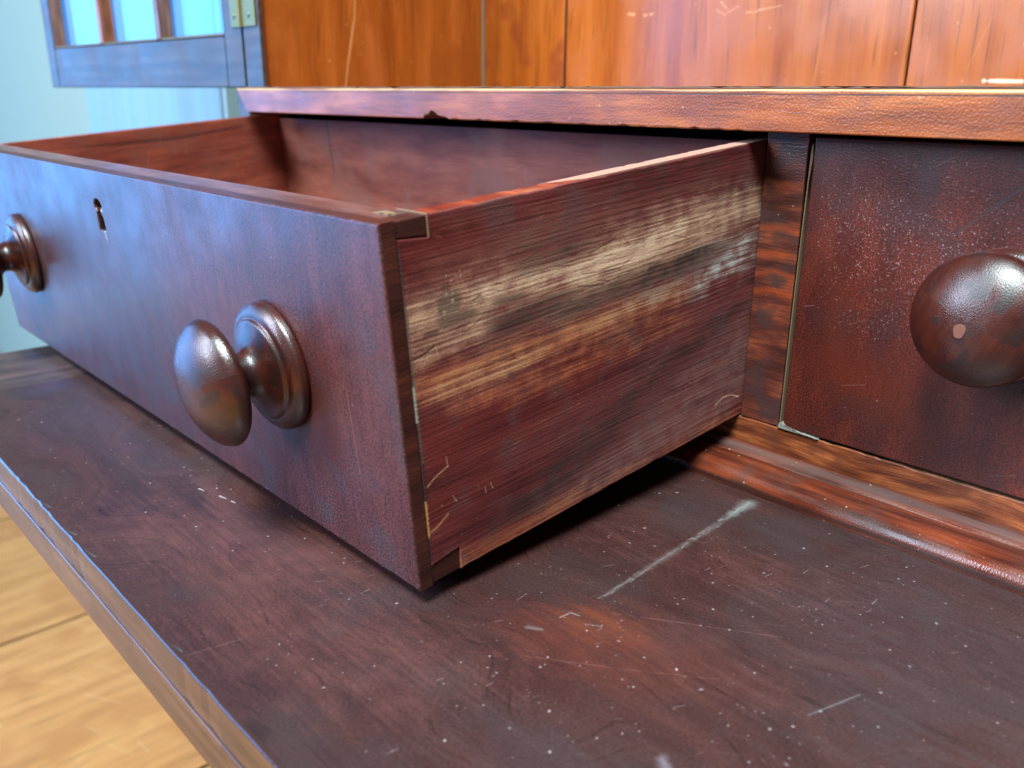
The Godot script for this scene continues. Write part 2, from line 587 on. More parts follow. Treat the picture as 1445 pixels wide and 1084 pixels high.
func side_texture() -> void:
	# u = -z: the front corner is at -0.206, the cabinet's face at 0
	var t := wood(SIDE, 0.22, {"seed": 101, "c0": V(68, 25, 27), "c1": V(104, 43, 43), "c2": V(134, 64, 57), "c3": V(98, 62, 60), "coarse": 90.0, "stretch": 9.0, "fine": 620.0, "stretch_fine": 34.0, "patchy": 0.9, "patch": 34.0, "rough": 0.46, "contrast": 1.3, "grit_amount": 0.14, "bump_grit": 0.35})
	# greyed ground, redder ground, then the rub marks over it
	wear_and_shade(t, [[-0.04, 0.03, 0.09, 0.03, 0.3, 0.75], [-0.1, 0.118, 0.08, 0.012, 0.0, 0.6], [-0.09, 0.088, 0.1, 0.016, 0.0, 0.6], [-0.17, 0.1, 0.02, 0.012, 0.0, 0.6], [-0.1, 0.045, 0.06, 0.012, 0.2, 0.5]], V(116, 84, 80), 0.7, 0.9, 1.3, 0.55)
	wear_and_shade(t, [[-0.15, 0.057, 0.05, 0.014, 0.0, 0.6], [-0.185, 0.12, 0.025, 0.014, 0.0, 0.6], [-0.17, 0.03, 0.03, 0.014, 0.2, 0.5], [-0.05, 0.122, 0.06, 0.01, 0, 0.45], [-0.19, 0.08, 0.02, 0.02, 0, 0.5]], V(116, 38, 34), 0.7, 1.0, 1.4)
	wear_and_shade(t, [[-0.155, 0.1, 0.05, 0.016, 0.02, 0.75], [-0.055, 0.1, 0.075, 0.019, 0.06, 0.85], [-0.17, 0.0765, 0.05, 0.009, 0.0, 0.55]], V(138, 98, 82), 0.75, 1.0, 1.1, 0.65)
	wear_and_shade(t, [[-0.162, 0.1015, 0.042, 0.0090, 0.02, 0.70], [-0.075, 0.1, 0.055, 0.0125, 0.07, 0.82], [-0.02, 0.105, 0.035, 0.0095, 0.05, 0.72], [-0.183, 0.0905, 0.02, 0.0045, 0.1, 0.7], [-0.07, 0.11, 0.05, 0.005, 0.03, 0.55]], V(218, 178, 142), 0.92, 1.25, 1.5, 0.7)
	wear_and_shade(t, [[-0.15, 0.1035, 0.03, 0.004, 0.02, 0.6], [-0.09, 0.1025, 0.035, 0.005, 0.07, 0.66]], V(236, 204, 170), 0.85, 1.7, 1.8, 0.7)
	wear_and_shade(t, [[-0.165, 0.0765, 0.035, 0.0065, 0.0, 0.72], [-0.1, 0.0765, 0.055, 0.0065, 0.03, 0.72], [-0.13, 0.066, 0.05, 0.004, 0.03, 0.48], [-0.1, 0.062, 0.05, 0.005, 0.05, 0.42]], V(200, 118, 74), 0.92, 1.25, 1.5, 0.6)
	wear_and_shade(t, [[-0.165, 0.0745, 0.025, 0.004, 0.0, 0.62], [-0.08, 0.0785, 0.035, 0.004, 0.03, 0.58]], V(200, 152, 112), 0.8, 1.6, 1.7, 0.6)
	wear_and_shade(t, [[-0.02, 0.084, 0.03, 0.010, 0.05, 0.66], [-0.06, 0.083, 0.025, 0.007, 0.05, 0.5]], V(156, 138, 128), 0.8, 1.8, 1.8, 0.75)
	wear_and_shade(t, [[-0.018, 0.083, 0.018, 0.005, 0.18, 0.62]], V(204, 200, 192), 0.85, 2.0, 2.2, 0.8)
	wear_and_shade(t, [[-0.155, 0.0045, 0.035, 0.005, 0.0, 0.72], [-0.06, 0.002, 0.08, 0.004, 0.0, 0.55]], V(172, 98, 62), 0.85, 1.6, 2.0, 0.55)
	wear_and_shade(t, [[-0.05, 0.012, 0.07, 0.008, 0.05, 0.6], [-0.02, 0.03, 0.04, 0.012, 0.2, 0.5]], V(158, 116, 106), 0.7, 0.9, 1.3, 0.6)
	wear_and_shade(t, [[-0.13, 0.02, 0.04, 0.008, 0.25, 0.65], [-0.08, 0.0885, 0.05, 0.005, 0.02, 0.66], [-0.06, 0.045, 0.05, 0.005, 0.25, 0.5], [-0.14, 0.091, 0.02, 0.004, 0.03, 0.7], [-0.13, 0.11, 0.02, 0.005, 0.0, 0.5], [-0.05, 0.129, 0.04, 0.005, 0.0, 0.5]], V(58, 40, 38), 0.75, 1.8, 1.8, 0.5)
	wear_and_shade(t, [[-0.181, 0.1035, 0.005, 0.0035, 0.0, 0.9], [-0.178, 0.098, 0.008, 0.0022, 0.0, 0.8], [-0.182, 0.1095, 0.002, 0.0015, 0.0, 0.7], [-0.153, 0.0985, 0.008, 0.0022, -0.1, 0.75], [-0.062, 0.091, 0.016, 0.002, 0.0, 0.8], [-0.19, 0.0955, 0.003, 0.001, 0.0, 0.8]], V(50, 36, 33), 0.55, 1.9, 2.0)
	specks(t, 14, Rect2(-0.188, 0.098, 0.014, 0.016), Vector2(0.0003, 0.0011), V(222, 204, 172), 0.95, 3)
	specks(t, 130, Rect2(-0.195, 0.03, 0.16, 0.1), Vector2(0.00018, 0.0004), V(196, 144, 110), 0.45, 4, 0.004, 0.05)
	specks(t, 120, Rect2(-0.195, 0.08, 0.2, 0.035), Vector2(0.0002, 0.0005), V(96, 62, 48), 0.7, 6, 0.012, 0.05)
	specks(t, 60, Rect2(-0.2, 0.005, 0.2, 0.125), Vector2(0.0002, 0.0006), V(206, 180, 150), 0.7, 5)
	specks(t, 40, Rect2(-0.17, 0.05, 0.17, 0.07), Vector2(0.0002, 0.0004), V(52, 30, 28), 0.7, 8, 0.02, 0.1)
	for a in [[-0.1883, 0.09, -0.1877, 0.0865], [-0.1884, 0.0485, -0.188, 0.044], [-0.1715, 0.029, -0.1712, 0.0265], [-0.1688, 0.03, -0.1678, 0.0272], [-0.187, 0.032, -0.1855, 0.029]]:
		mark(t, [Vector2(a[0], a[1]), Vector2(a[2], a[3])], [0.0003], V(206, 166, 134), 0.7, 0.0, 0.7, 0.7, 30)
	mark(t, [Vector2(-0.022, 0.0125), Vector2(-0.015, 0.0145), Vector2(-0.008, 0.0135), Vector2(-0.002, 0.0105)], [0.0004, 0.0006, 0.0004, 0.0006], V(222, 190, 150), 0.9, 0.0, 0.7, 0.7)
	mark(t, [Vector2(-0.1995, 0.088), Vector2(-0.195, 0.0885), Vector2(-0.189, 0.0905)], [0.0005], V(60, 30, 22), 0.9, 0.0, 0.7, 0.7, -60)
	mark(t, [Vector2(-0.198, 0.04), Vector2(-0.194, 0.0425), Vector2(-0.188, 0.0445)], [0.0005], V(200, 150, 110), 0.8, 0.0, 0.7, 0.7, 30)
	mark(t, [Vector2(-0.199, 0.0215), Vector2(-0.1955, 0.0225), Vector2(-0.19, 0.0255)], [0.0008], V(190, 130, 84), 0.8, 0.3, 0.7, 0.7, 30)
	# the glue line and bruised wood next to the front board
	mark(t, [Vector2(-0.1995, 0.126), Vector2(-0.1998, 0.09), Vector2(-0.1992, 0.05), Vector2(-0.1992, 0.01)], [0.0016, 0.0012, 0.0016, 0.001], V(52, 34, 28), 0.8, 0.30, 0.7, 0.7, -60)
	mark(t, [Vector2(-0.1985, 0.105), Vector2(-0.1988, 0.07), Vector2(-0.1986, 0.05)], [0.0007, 0.001, 0.0006], V(112, 98, 80), 0.6, 0.42, 0.7, 0.7)
	mark(t, [Vector2(-0.1995, 0.034), Vector2(-0.1993, 0.02)], [0.0014, 0.001], V(196, 130, 70), 0.9, 0.36, 0.7, 0.6)
	mark(t, [Vector2(-0.1993, 0.078), Vector2(-0.1993, 0.066)], [0.0012], V(150, 148, 132), 0.9, 0.36, 0.7, 0.6)
	finish("drawer_side", t, 0.02)


func front_texture() -> void:
	var t := wood(FRONT, 0.3, {"seed": 201, "along_x": false, "c0": V(54, 27, 28), "c1": V(71, 36, 36), "c2": V(90, 48, 46), "c3": V(62, 43, 45), "coarse": 45.0, "stretch": 5.0, "fine": 420.0, "stretch_fine": 10.0, "patchy": 0.8, "patch": 30.0, "rough": 0.40, "rough_vary": 0.2, "contrast": 0.9, "grit": 760.0, "grit_amount": 0.6, "bump_grit": 0.8})
	mark(t, [Vector2(-0.0322, 0.072), Vector2(-0.0312, 0.045), Vector2(-0.0305, 0.038)], [0.0003], V(176, 120, 96), 0.6, 0.0, 0.8)
	mark(t, [Vector2(-0.2145, 0.1342), Vector2(-0.222, 0.08), Vector2(-0.2307, 0.0321)], [0.0005], V(66, 62, 72), 0.4, 0.3, 0.8)
	mark(t, [Vector2(-0.2565, 0.1035), Vector2(-0.2555, 0.0995)], [0.0030, 0.0026], V(176, 196, 200), 0.7, 0.3, 0.8, 0.8)
	mark(t, [Vector2(-0.0645, 0.052), Vector2(-0.067, 0.045), Vector2(-0.072, 0.042)], [0.0012, 0.0016, 0.001], V(150, 132, 104), 0.6, 0.5, 0.8, 0.7)
	specks(t, 160, FRONT, Vector2(0.0002, 0.0006), V(188, 190, 196), 0.7, 21)
	specks(t, 3500, FRONT, Vector2(0.0002, 0.0004), V(124, 106, 112), 0.5, 24)
	specks(t, 60, FRONT, Vector2(0.0002, 0.0004), V(60, 38, 38), 0.6, 22, 0.02, PI / 2)
	specks(t, 45, FRONT, Vector2(0.0002, 0.0003), V(150, 120, 120), 0.6, 23, 0.03, PI / 2)
	wear_and_shade(t, [[-0.36, 0.07, 0.16, 0.08, 0.0, 0.7], [-0.19, 0.09, 0.01, 0.06, 0.0, 0.5]], V(64, 56, 60), 0.6, 1.2, 1.5, 0.36)  # greyer patches over the left part of the face
	wear_and_shade(t, [[-0.13, 0.08, 0.06, 0.06, 0.0, 0.6], [-0.02, 0.08, 0.03, 0.06, 0.0, 0.6]], V(104, 56, 54), 0.55, 1.4, 1.6)
	wear_and_shade(t, [[-0.058, 0.055, 0.013, 0.022, 0.0, 0.9], [-0.112, 0.04, 0.012, 0.02, 0.0, 0.4], [-0.09, 0.115, 0.012, 0.015, 0.0, 0.45]], V(76, 30, 24), 0.7, 1.0, 1.6, 0.34)  # shade cast by the knob painted in, with redder wood around it
	finish("drawer_front", t, 0.0025)


func desk_texture() -> void:
	# u = x, v = -z
	var t := wood(DESK, 0.33, {"seed": 301, "c0": V(41, 24, 22), "c1": V(57, 33, 31), "c2": V(82, 48, 41), "c3": V(52, 38, 38), "coarse": 30.0, "stretch": 7.0, "fine": 360.0, "stretch_fine": 18.0, "bow": 0.026, "patchy": 0.5, "patch": 16.0, "rough": 0.4, "rough_vary": 0.24, "contrast": 0.85, "grit": 700.0, "grit_amount": 0.2, "bump_grit": 0.6})
	wear_and_shade(t, [[0.062, -0.168, 0.03, 0.02, 0.3, 0.8], [0.085, -0.16, 0.03, 0.014, 0.4, 0.55]], V(92, 42, 32), 0.75, 0.9, 1.2, 0.42)
	wear_and_shade(t, [[0.052, -0.163, 0.014, 0.009, 0.3, 0.7]], V(112, 56, 34), 0.6, 0.9, 1.2, 0.42)
	mark(t, [Vector2(-0.16, -0.215), Vector2(-0.1, -0.225), Vector2(-0.04, -0.21)], [0.012, 0.018, 0.014], V(92, 58, 52), 0.45, 0.36, 1.0)
	# greyer, dustier ground to the right and by the moulding, redder ground to the left
	wear_and_shade(t, [[0.15, -0.1, 0.07, 0.07, 0.0, 0.62], [0.08, -0.06, 0.09, 0.03, 0.0, 0.5], [0.12, -0.24, 0.06, 0.035, 0.0, 0.6], [-0.22, -0.2, 0.08, 0.04, 0.3, 0.5]], V(72, 63, 66), 0.5, 0.8, 1.3, 0.42)
	wear_and_shade(t, [[-0.09, -0.235, 0.07, 0.03, 0.2, 0.6], [0.0, -0.24, 0.05, 0.03, 0.3, 0.55], [0.05, -0.1, 0.05, 0.02, 0.3, 0.4]], V(96, 56, 52), 0.6, 1.3, 1.6)
	# the dusty scrape that runs out from the moulding
	mark(t, [Vector2(0.0335, -0.0385), Vector2(0.034, -0.052), Vector2(0.0364, -0.08), Vector2(0.0383, -0.115), Vector2(0.0405, -0.149)], [0.0046, 0.0036, 0.0030, 0.0028, 0.0014], V(112, 112, 110), 0.4, 0.36, 1.0, 0.85)
	var r := RandomNumberGenerator.new()
	r.seed = 77
	for k in 60:
		var u := k / 59.0 + r.randf_range(-0.01, 0.01)
		var p := Vector2(0.0335 + 0.007 * u, -0.0385 - 0.1105 * u) + Vector2(r.randf_range(-0.0014, 0.0014) * (1.3 - u), 0)
		mark(t, [p, p + Vector2(r.randf_range(-0.0004, 0.0010), -r.randf_range(0.0015, 0.005))], [r.randf_range(0.0003, 0.0011) * (1.15 - 0.6 * u)], V(140, 144, 140), r.randf_range(0.05, 0.55), 0.36, 1.0, 0.85)
	mark(t, [Vector2(0.0335, -0.0385), Vector2(0.0345, -0.055)], [0.007, 0.004], V(140, 150, 146), 0.45, 0.36, 1.0, 0.9)
	mark(t, [Vector2(0.1329, -0.1306), Vector2(0.1305, -0.139), Vector2(0.1266, -0.1523)], [0.0003, 0.0006, 0.0003], V(128, 142, 140), 0.5, 0.3, 0.9, 0.8)
	mark(t, [Vector2(0.0355, -0.1842), Vector2(0.04, -0.181)], [0.0024, 0.0012], V(120, 126, 124), 0.5, 0.46, 1.0, 0.8)
	mark(t, [Vector2(0.0485, -0.1668), Vector2(0.053, -0.164)], [0.0022, 0.0014], V(140, 146, 144), 0.6, 0.45, 0.9, 0.8)
	mark(t, [Vector2(0.039, -0.171), Vector2(0.0395, -0.166), Vector2(0.043, -0.165)], [0.0003], V(176, 190, 186), 0.7, 0.0, 0.9, 0.8)
	mark(t, [Vector2(0.047, -0.196), Vector2(0.075, -0.176), Vector2(0.098, -0.158)], [0.0004], V(130, 92, 78), 0.4, 0.45, 0.9, 0.6)
	mark(t, [Vector2(0.05, -0.155), Vector2(0.072, -0.14), Vector2(0.1, -0.122)], [0.0004], V(130, 96, 84), 0.5, 0.45, 0.9, 0.6)
	mark(t, [Vector2(0.108, -0.2), Vector2(0.114, -0.204)], [0.003, 0.004], V(150, 152, 168), 0.45, 0.4, 1.0, 0.8)
	for a in [[-0.1378, -0.2182, -0.133, -0.2172], [-0.152, -0.222, -0.148, -0.2212], [-0.129, -0.2165, -0.126, -0.216]]:
		mark(t, [Vector2(a[0], a[1]), Vector2(a[2], a[3])], [0.0007, 0.0004], V(196, 202, 202), 0.8, 0.2, 0.9, 0.8)
	# bruises on the front arris
	for x in [-0.19, -0.155, -0.13, -0.045]:
		mark(t, [Vector2(x, -0.2828), Vector2(x + 0.012, -0.2805)], [0.0018, 0.0008], V(74, 96, 108), 0.7, 0.42, 0.9, 0.5)
	for a in [[-0.03, -0.281, -0.026, -0.262]]:
		mark(t, [Vector2(a[0], a[1]), Vector2(a[2], a[3])], [0.0003], V(130, 118, 110), 0.35, 0.0, 0.8, 0.6)
	specks(t, 1300, Rect2(-0.36, -0.2835, 0.57, 0.25), Vector2(0.0002, 0.0006), V(206, 206, 206), 0.85, 31)
	specks(t, 50, Rect2(-0.36, -0.2835, 0.57, 0.25), Vector2(0.0003, 0.0009), V(196, 198, 196), 0.7, 35)
	specks(t, 80, Rect2(-0.3, -0.2835, 0.5, 0.25), Vector2(0.0002, 0.0003), V(130, 112, 108), 0.35, 32, 0.01, 0.6)
	specks(t, 60, Rect2(-0.05, -0.27, 0.25, 0.22), Vector2(0.0002, 0.0003), V(170, 160, 160), 0.6, 33, 0.005, 1.4)
	# the front arris is rubbed smooth and shines
	mark(t, [Vector2(-0.38, -0.2832), Vector2(0.26, -0.2832)], [0.0026], V(58, 38, 36), 1.0, 0.0, 0.6, 0.10)
	finish("desk_top", t, 0.008)
	t = wood(Rect2(0, 0, 0.15, 0.3), 0.5, {"seed": 311, "along_x": false, "c0": V(50, 36, 36), "c1": V(66, 48, 46), "c2": V(88, 66, 62), "c3": V(76, 60, 58), "rough": 0.42, "coarse": 60.0})
	finish("desk_end", t, 0.008)
	t = wood(Rect2(0, 0, 0.3, 0.04), 0.25, {"seed": 321, "c0": V(60, 38, 26), "c1": V(84, 56, 38), "c2": V(108, 74, 48), "c3": V(70, 50, 40), "rough": 0.2, "stretch": 20.0})
	tri("desk_edge", t, 0.006)


func closed_texture() -> void:
	var t := wood(CLOSED, 0.22, {"seed": 401, "along_x": false, "c0": V(56, 22, 19), "c1": V(78, 30, 24), "c2": V(102, 42, 29), "c3": V(64, 29, 27), "coarse": 40.0, "stretch": 3.0, "fine": 420.0, "stretch_fine": 8.0, "patchy": 0.9, "patch": 30.0, "rough": 0.36, "rough_vary": 0.1, "contrast": 1.0, "grit": 900.0, "grit_amount": 0.45, "bump_grit": 1.0})
	mark(t, [Vector2(0.05, 0.06), Vector2(0.075, 0.055), Vector2(0.09, 0.045)], [0.02, 0.024, 0.014], V(106, 42, 24), 0.5, 0.0, 1.0)
	mark(t, [Vector2(0.034, 0.12), Vector2(0.045, 0.1), Vector2(0.045, 0.07)], [0.008, 0.014, 0.014], V(98, 40, 28), 0.45, 0.0, 1.0)
	mark(t, [Vector2(0.09, 0.128), Vector2(0.105, 0.142), Vector2(0.115, 0.151)], [0.0008], V(46, 30, 32), 0.7, 0.0, 0.8, 0.6, -60)
	specks(t, 2600, Rect2(0.03, 0.1, 0.17, 0.06), Vector2(0.0002, 0.00042), V(186, 178, 186), 0.7, 41)  # sparkle of the sheen painted into the colour as pale dots
	specks(t, 700, Rect2(0.035, 0.08, 0.07, 0.05), Vector2(0.0002, 0.00045), V(176, 160, 160), 0.6, 44)  # more painted sparkle, beside the knob
	specks(t, 120, CLOSED, Vector2(0.0002, 0.0005), V(186, 170, 160), 0.7, 42)
	specks(t, 14, CLOSED, Vector2(0.0002, 0.0003), V(150, 120, 110), 0.7, 43, 0.012, 0.3)
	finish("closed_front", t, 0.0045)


func cabinet_textures() -> void:
	var t: Dictionary
	for k in 4:
		t = wood(Rect2(0, 0, 0.32, 0.2), 0.45, {"seed": 501 + k * 10, "along_x": false, "c0": V(120, 54, 14), "c1": V(152, 78, 24), "c2": V(178, 102, 44), "c3": [V(142, 70, 22), V(122, 54, 24), V(154, 84, 42), V(154, 84, 50)][k], "coarse": 30.0, "stretch": 12.0, "fine": 330.0, "stretch_fine": 36.0, "patchy": 0.7, "patch": 16.0, "rough": 0.24, "rough_vary": 0.12, "contrast": 1.0, "bump_grit": 0.3})
		if k == 0:
			mark(t, [Vector2(0.155, 0.1), Vector2(0.15, 0.06), Vector2(0.143, 0.03), Vector2(0.137, 0.0)], [0.0005, 0.0014, 0.002, 0.0008], V(206, 150, 96), 0.85, 0.42, 0.8, 0.6)
			mark(t, [Vector2(0.165, 0.05), Vector2(0.172, 0.0)], [0.012, 0.02], V(186, 110, 62), 0.5, 0.3, 1.0)
			mark(t, [Vector2(0.305, 0.2), Vector2(0.302, 0.1), Vector2(0.306, 0.0)], [0.003], V(104, 40, 20), 0.6, 0.3, 1.0)
			specks(t, 26, Rect2(0.06, 0, 0.26, 0.1), Vector2(0.0006, 0.0014), V(222, 172, 120), 0.8, 51)
		if k == 2:
			for a in [[0.075, 0.062], [0.092, 0.06], [0.098, 0.0605], [0.079, 0.0612], [0.195, 0.071], [0.21, 0.07]]:
				mark(t, [Vector2(a[0], a[1]), Vector2(a[0] + 0.002, a[1] + 0.0005)], [0.0015], V(210, 166, 130), 0.75, 0.0, 0.9, 0.7)
			for a in [[0.163, 0.06, 0.172, 0.056], [0.166, 0.066, 0.173, 0.06], [0.174, 0.058, 0.183, 0.062], [0.19, 0.057, 0.2, 0.057], [0.2, 0.058, 0.22, 0.06]]:
				mark(t, [Vector2(a[0], a[1]), Vector2(a[2], a[3])], [0.0009, 0.0005], V(206, 160, 120), 0.6, 0.34, 0.9, 0.7)
			specks(t, 40, Rect2(0, 0, 0.32, 0.1), Vector2(0.0005, 0.0012), V(214, 166, 130), 0.7, 52)
		if k == 3:
			mark(t, [Vector2(0.05, 0.0075), Vector2(0.072, 0.007)], [0.002, 0.0016], V(232, 206, 180), 0.9, 0.3, 0.7, 0.7)
			specks(t, 20, Rect2(0, 0, 0.32, 0.1), Vector2(0.0005, 0.0012), V(214, 166, 130), 0.6, 53)
		specks(t, 60, Rect2(0, 0, 0.32, 0.2), Vector2(0.0004, 0.0006), V(206, 130, 70), 0.5, 54 + k, 0.05, PI / 2)
		finish("back_board_wood" + ["", "_red", "_warm", "_pink"][k], t, 0.005, {"clearcoat_enabled": true, "clearcoat": 0.35, "clearcoat_roughness": 0.25})
	# the rail over the drawers, with crazed varnish
	t = wood(BEAM, 0.33, {"seed": 551, "c0": V(110, 52, 24), "c1": V(142, 70, 30), "c2": V(170, 92, 42), "c3": V(124, 64, 40), "coarse": 80.0, "stretch": 8.0, "patchy": 0.6, "rough": 0.34, "rough_vary": 0.12, "grit": 800.0, "bump_grit": 0.85})
	mark(t, [Vector2(-0.5, 0.1822), Vector2(-0.2, 0.1822), Vector2(0.15, 0.1822)], [0.0012], V(200, 176, 130), 0.85, 0.42, 0.8, 0.8)
	mark(t, [Vector2(-0.4, 0.1806), Vector2(0.15, 0.1806)], [0.0004], V(40, 26, 24), 0.8, 0.36, 0.8, 0.7, -90)
	mark(t, [Vector2(-0.4, 0.1645), Vector2(0.15, 0.1645)], [0.0006], V(50, 30, 24), 0.7, 0.36, 0.8, 0.7)
	mark(t, [Vector2(-0.236, 0.1672), Vector2(-0.2255, 0.1695)], [0.0016], V(110, 84, 62), 0.8, 0.2, 0.9, 0.8)
	specks(t, 60, BEAM, Vector2(0.0003, 0.0007), V(206, 186, 170), 0.6, 55)
	finish("rail_wood", t, 0.016)
	# the upright between the drawers: flame figure across it
	t = wood(Rect2(0, 0, 0.03, 0.14), 0.15, {"seed": 561, "c0": V(62, 30, 26), "c1": V(90, 43, 34), "c2": V(142, 68, 42), "c3": V(68, 44, 44), "coarse": 100.0, "stretch": 4.0, "warp": 20.0, "patchy": 0.8, "patch": 40.0, "rough": 0.38, "contrast": 1.7, "grit": 900.0, "bump_grit": 0.6})
	for a in [[0.095, 0.004], [0.083, 0.005], [0.074, 0.003], [0.065, 0.004]]:
		mark(t, [Vector2(0.0, a[0]), Vector2(0.012, a[0] + 0.002), Vector2(0.03, a[0] - 0.001)], [a[1]], V(160, 66, 30), 0.65, 0.42, 1.0)
	specks(t, 26, Rect2(0, 0.06, 0.03, 0.08), Vector2(0.0002, 0.0005), V(216, 190, 176), 0.9, 56)
	finish("divider_wood", t, 0.012)
	# the strip below the drawers and the moulding on the desk
	t = wood(RAIL, 0.18, {"seed": 571, "c0": V(78, 35, 19), "c1": V(122, 60, 32), "c2": V(164, 92, 50), "c3": V(92, 46, 30), "coarse": 160.0, "stretch": 7.0, "bow": 0.003, "fine": 900.0, "patchy": 0.5, "patch": 40.0, "rough": 0.42, "contrast": 1.8, "bump_grit": 0.4})
	finish("strip_wood", t, 0.012)
	t = wood(RAIL, 0.18, {"seed": 581, "c0": V(56, 23, 15), "c1": V(90, 38, 23), "c2": V(126, 58, 34), "c3": V(76, 44, 38), "coarse": 140.0, "stretch": 10.0, "patchy": 0.6, "patch": 30.0, "rough": 0.3, "rough_vary": 0.25, "contrast": 1.6, "bump_grit": 0.6})
	mark(t, [Vector2(-0.05, 0.0255), Vector2(0.25, 0.0255)], [0.0042], V(92, 78, 78), 0.6, 0.30, 0.7, 0.6)
	mark(t, [Vector2(-0.05, 0.0188), Vector2(0.25, 0.0188)], [0.0008], V(150, 160, 156), 0.6, 0.46, 0.8, 0.9)
	mark(t, [Vector2(-0.05, 0.0015), Vector2(0.25, 0.0015)], [0.002], V(40, 20, 16), 0.7, 0.4, 0.8, 0.5)
	specks(t, 90, RAIL, Vector2(0.0002, 0.0006), V(206, 206, 200), 0.8, 57)
	finish("moulding_wood", t, 0.008)
	# the drawer's inside
	t = wood(INSIDE, 0.5, {"seed": 591, "c0": V(104, 52, 41), "c1": V(136, 75, 60), "c2": V(160, 96, 75), "c3": V(130, 88, 76), "coarse": 40.0, "stretch": 4.0, "patchy": 0.7, "patch": 14.0, "rough": 0.5, "rough_vary": 0.16, "bump_grit": 0.5})
	for a in [[-0.302, 0.105, -0.302, 0.085, 0.0006], [-0.2, 0.112, -0.198, 0.075, 0.0007], [-0.187, 0.106, -0.186, 0.07, 0.0008], [-0.251, 0.08, -0.247, 0.05, 0.0016], [-0.27, 0.09, -0.268, 0.04, 0.0005], [-0.43, 0.085, -0.428, 0.068, 0.0008]]:
		mark(t, [Vector2(a[0], a[1]), Vector2(a[2], a[3])], [a[4] * 0.8], V(176, 112, 84), 0.5, 0.34, 0.9, 0.6)
	mark(t, [Vector2(-0.255, 0.053), Vector2(-0.24, 0.06), Vector2(-0.225, 0.058)], [0.004, 0.005, 0.003], V(214, 140, 90), 0.7, 0.44, 0.8, 0.6)
	mark(t, [Vector2(-0.35, 0.052), Vector2(-0.348, 0.044)], [0.0022, 0.0016], V(44, 28, 26), 0.7, 0.3, 0.9)
	mark(t, [Vector2(-0.42, 0.135), Vector2(-0.418, 0.09)], [0.001], V(46, 30, 32), 0.7, 0.0, 0.8)
	specks(t, 90, INSIDE, Vector2(0.0004, 0.0008), V(160, 104, 84), 0.4, 58, 0.008, PI / 2)
	specks(t, 60, INSIDE, Vector2(0.0004, 0.0009), V(206, 160, 130), 0.6, 59)
	finish("drawer_inside", t, 0.012)
	# the drawer's left side: inner face, u = z
	t = wood(Rect2(-0.05, 0, 0.26, 0.135), 0.4, {"seed": 595, "c0": V(92, 36, 27), "c1": V(124, 55, 41), "c2": V(150, 76, 54), "c3": V(112, 60, 46), "coarse": 60.0, "stretch": 8.0, "patchy": 0.6, "rough": 0.5, "bump_grit": 0.5})
	specks(t, 50, Rect2(-0.02, 0.03, 0.2, 0.1), Vector2(0.0003, 0.0009), V(176, 116, 92), 0.45, 60, 0.010, PI / 2)
	specks(t, 50, Rect2(-0.02, 0.03, 0.2, 0.1), Vector2(0.0003, 0.0009), V(60, 30, 26), 0.6, 62)
	mark(t, [Vector2(0.16, 0.128), Vector2(0.1, 0.124), Vector2(0.03, 0.126)], [0.002, 0.003, 0.001], V(60, 30, 28), 0.6, 0.4, 0.9)
	finish("drawer_left_inside", t, 0.012)
	# top edges of the drawer's sides
	t = wood(Rect2(0, 0, 0.1, 0.1), 0.2, {"seed": 597, "c0": V(96, 26, 16), "c1": V(132, 48, 28), "c2": V(166, 84, 52), "c3": V(150, 96, 70), "patchy": 0.7, "patch": 30.0, "rough": 0.4})
	tri("edge_red", t, 0.012)


func floor_textures() -> void:
	for k in 3:
		var t := wood(Rect2(0, 0, 0.5, 1.2), 1.2, {"seed": 601 + k * 10, "along_x": false, "c0": V(156, 100, 50), "c1": V(182, 125, 68), "c2": V(200, 144, 84), "c3": [V(200, 148, 92), V(166, 108, 54), V(190, 134, 74)][k], "coarse": 22.0, "stretch": 14.0, "fine": 200.0, "contrast": 1.0, "patchy": 0.7, "patch": 6.0, "rough": 0.5, "grit": 300.0, "bump_grit": 0.4})
		specks(t, 60, Rect2(0, 0, 0.5, 1.2), Vector2(0.0012, 0.003), V(120, 84, 50), 0.5, 61 + k)
		specks(t, 50, Rect2(0, 0, 0.5, 1.2), Vector2(0.001, 0.002), V(224, 196, 150), 0.5, 66 + k, 0.1, 0.4)
		specks(t, 30, Rect2(0, 0, 0.5, 1.2), Vector2(0.001, 0.002), V(140, 100, 60), 0.5, 76 + k, 0.16, 1.2)
		if k == 0:
			mark(t, [Vector2(0.24, 0.72), Vector2(0.255, 0.9)], [0.012, 0.008], V(222, 206, 158), 0.75, 0.4, 0.7)
		finish("floor_wood" + ["", "_brown", "_fair"][k], t, 0.01)


# ------------------------------------------------------------------ the setting

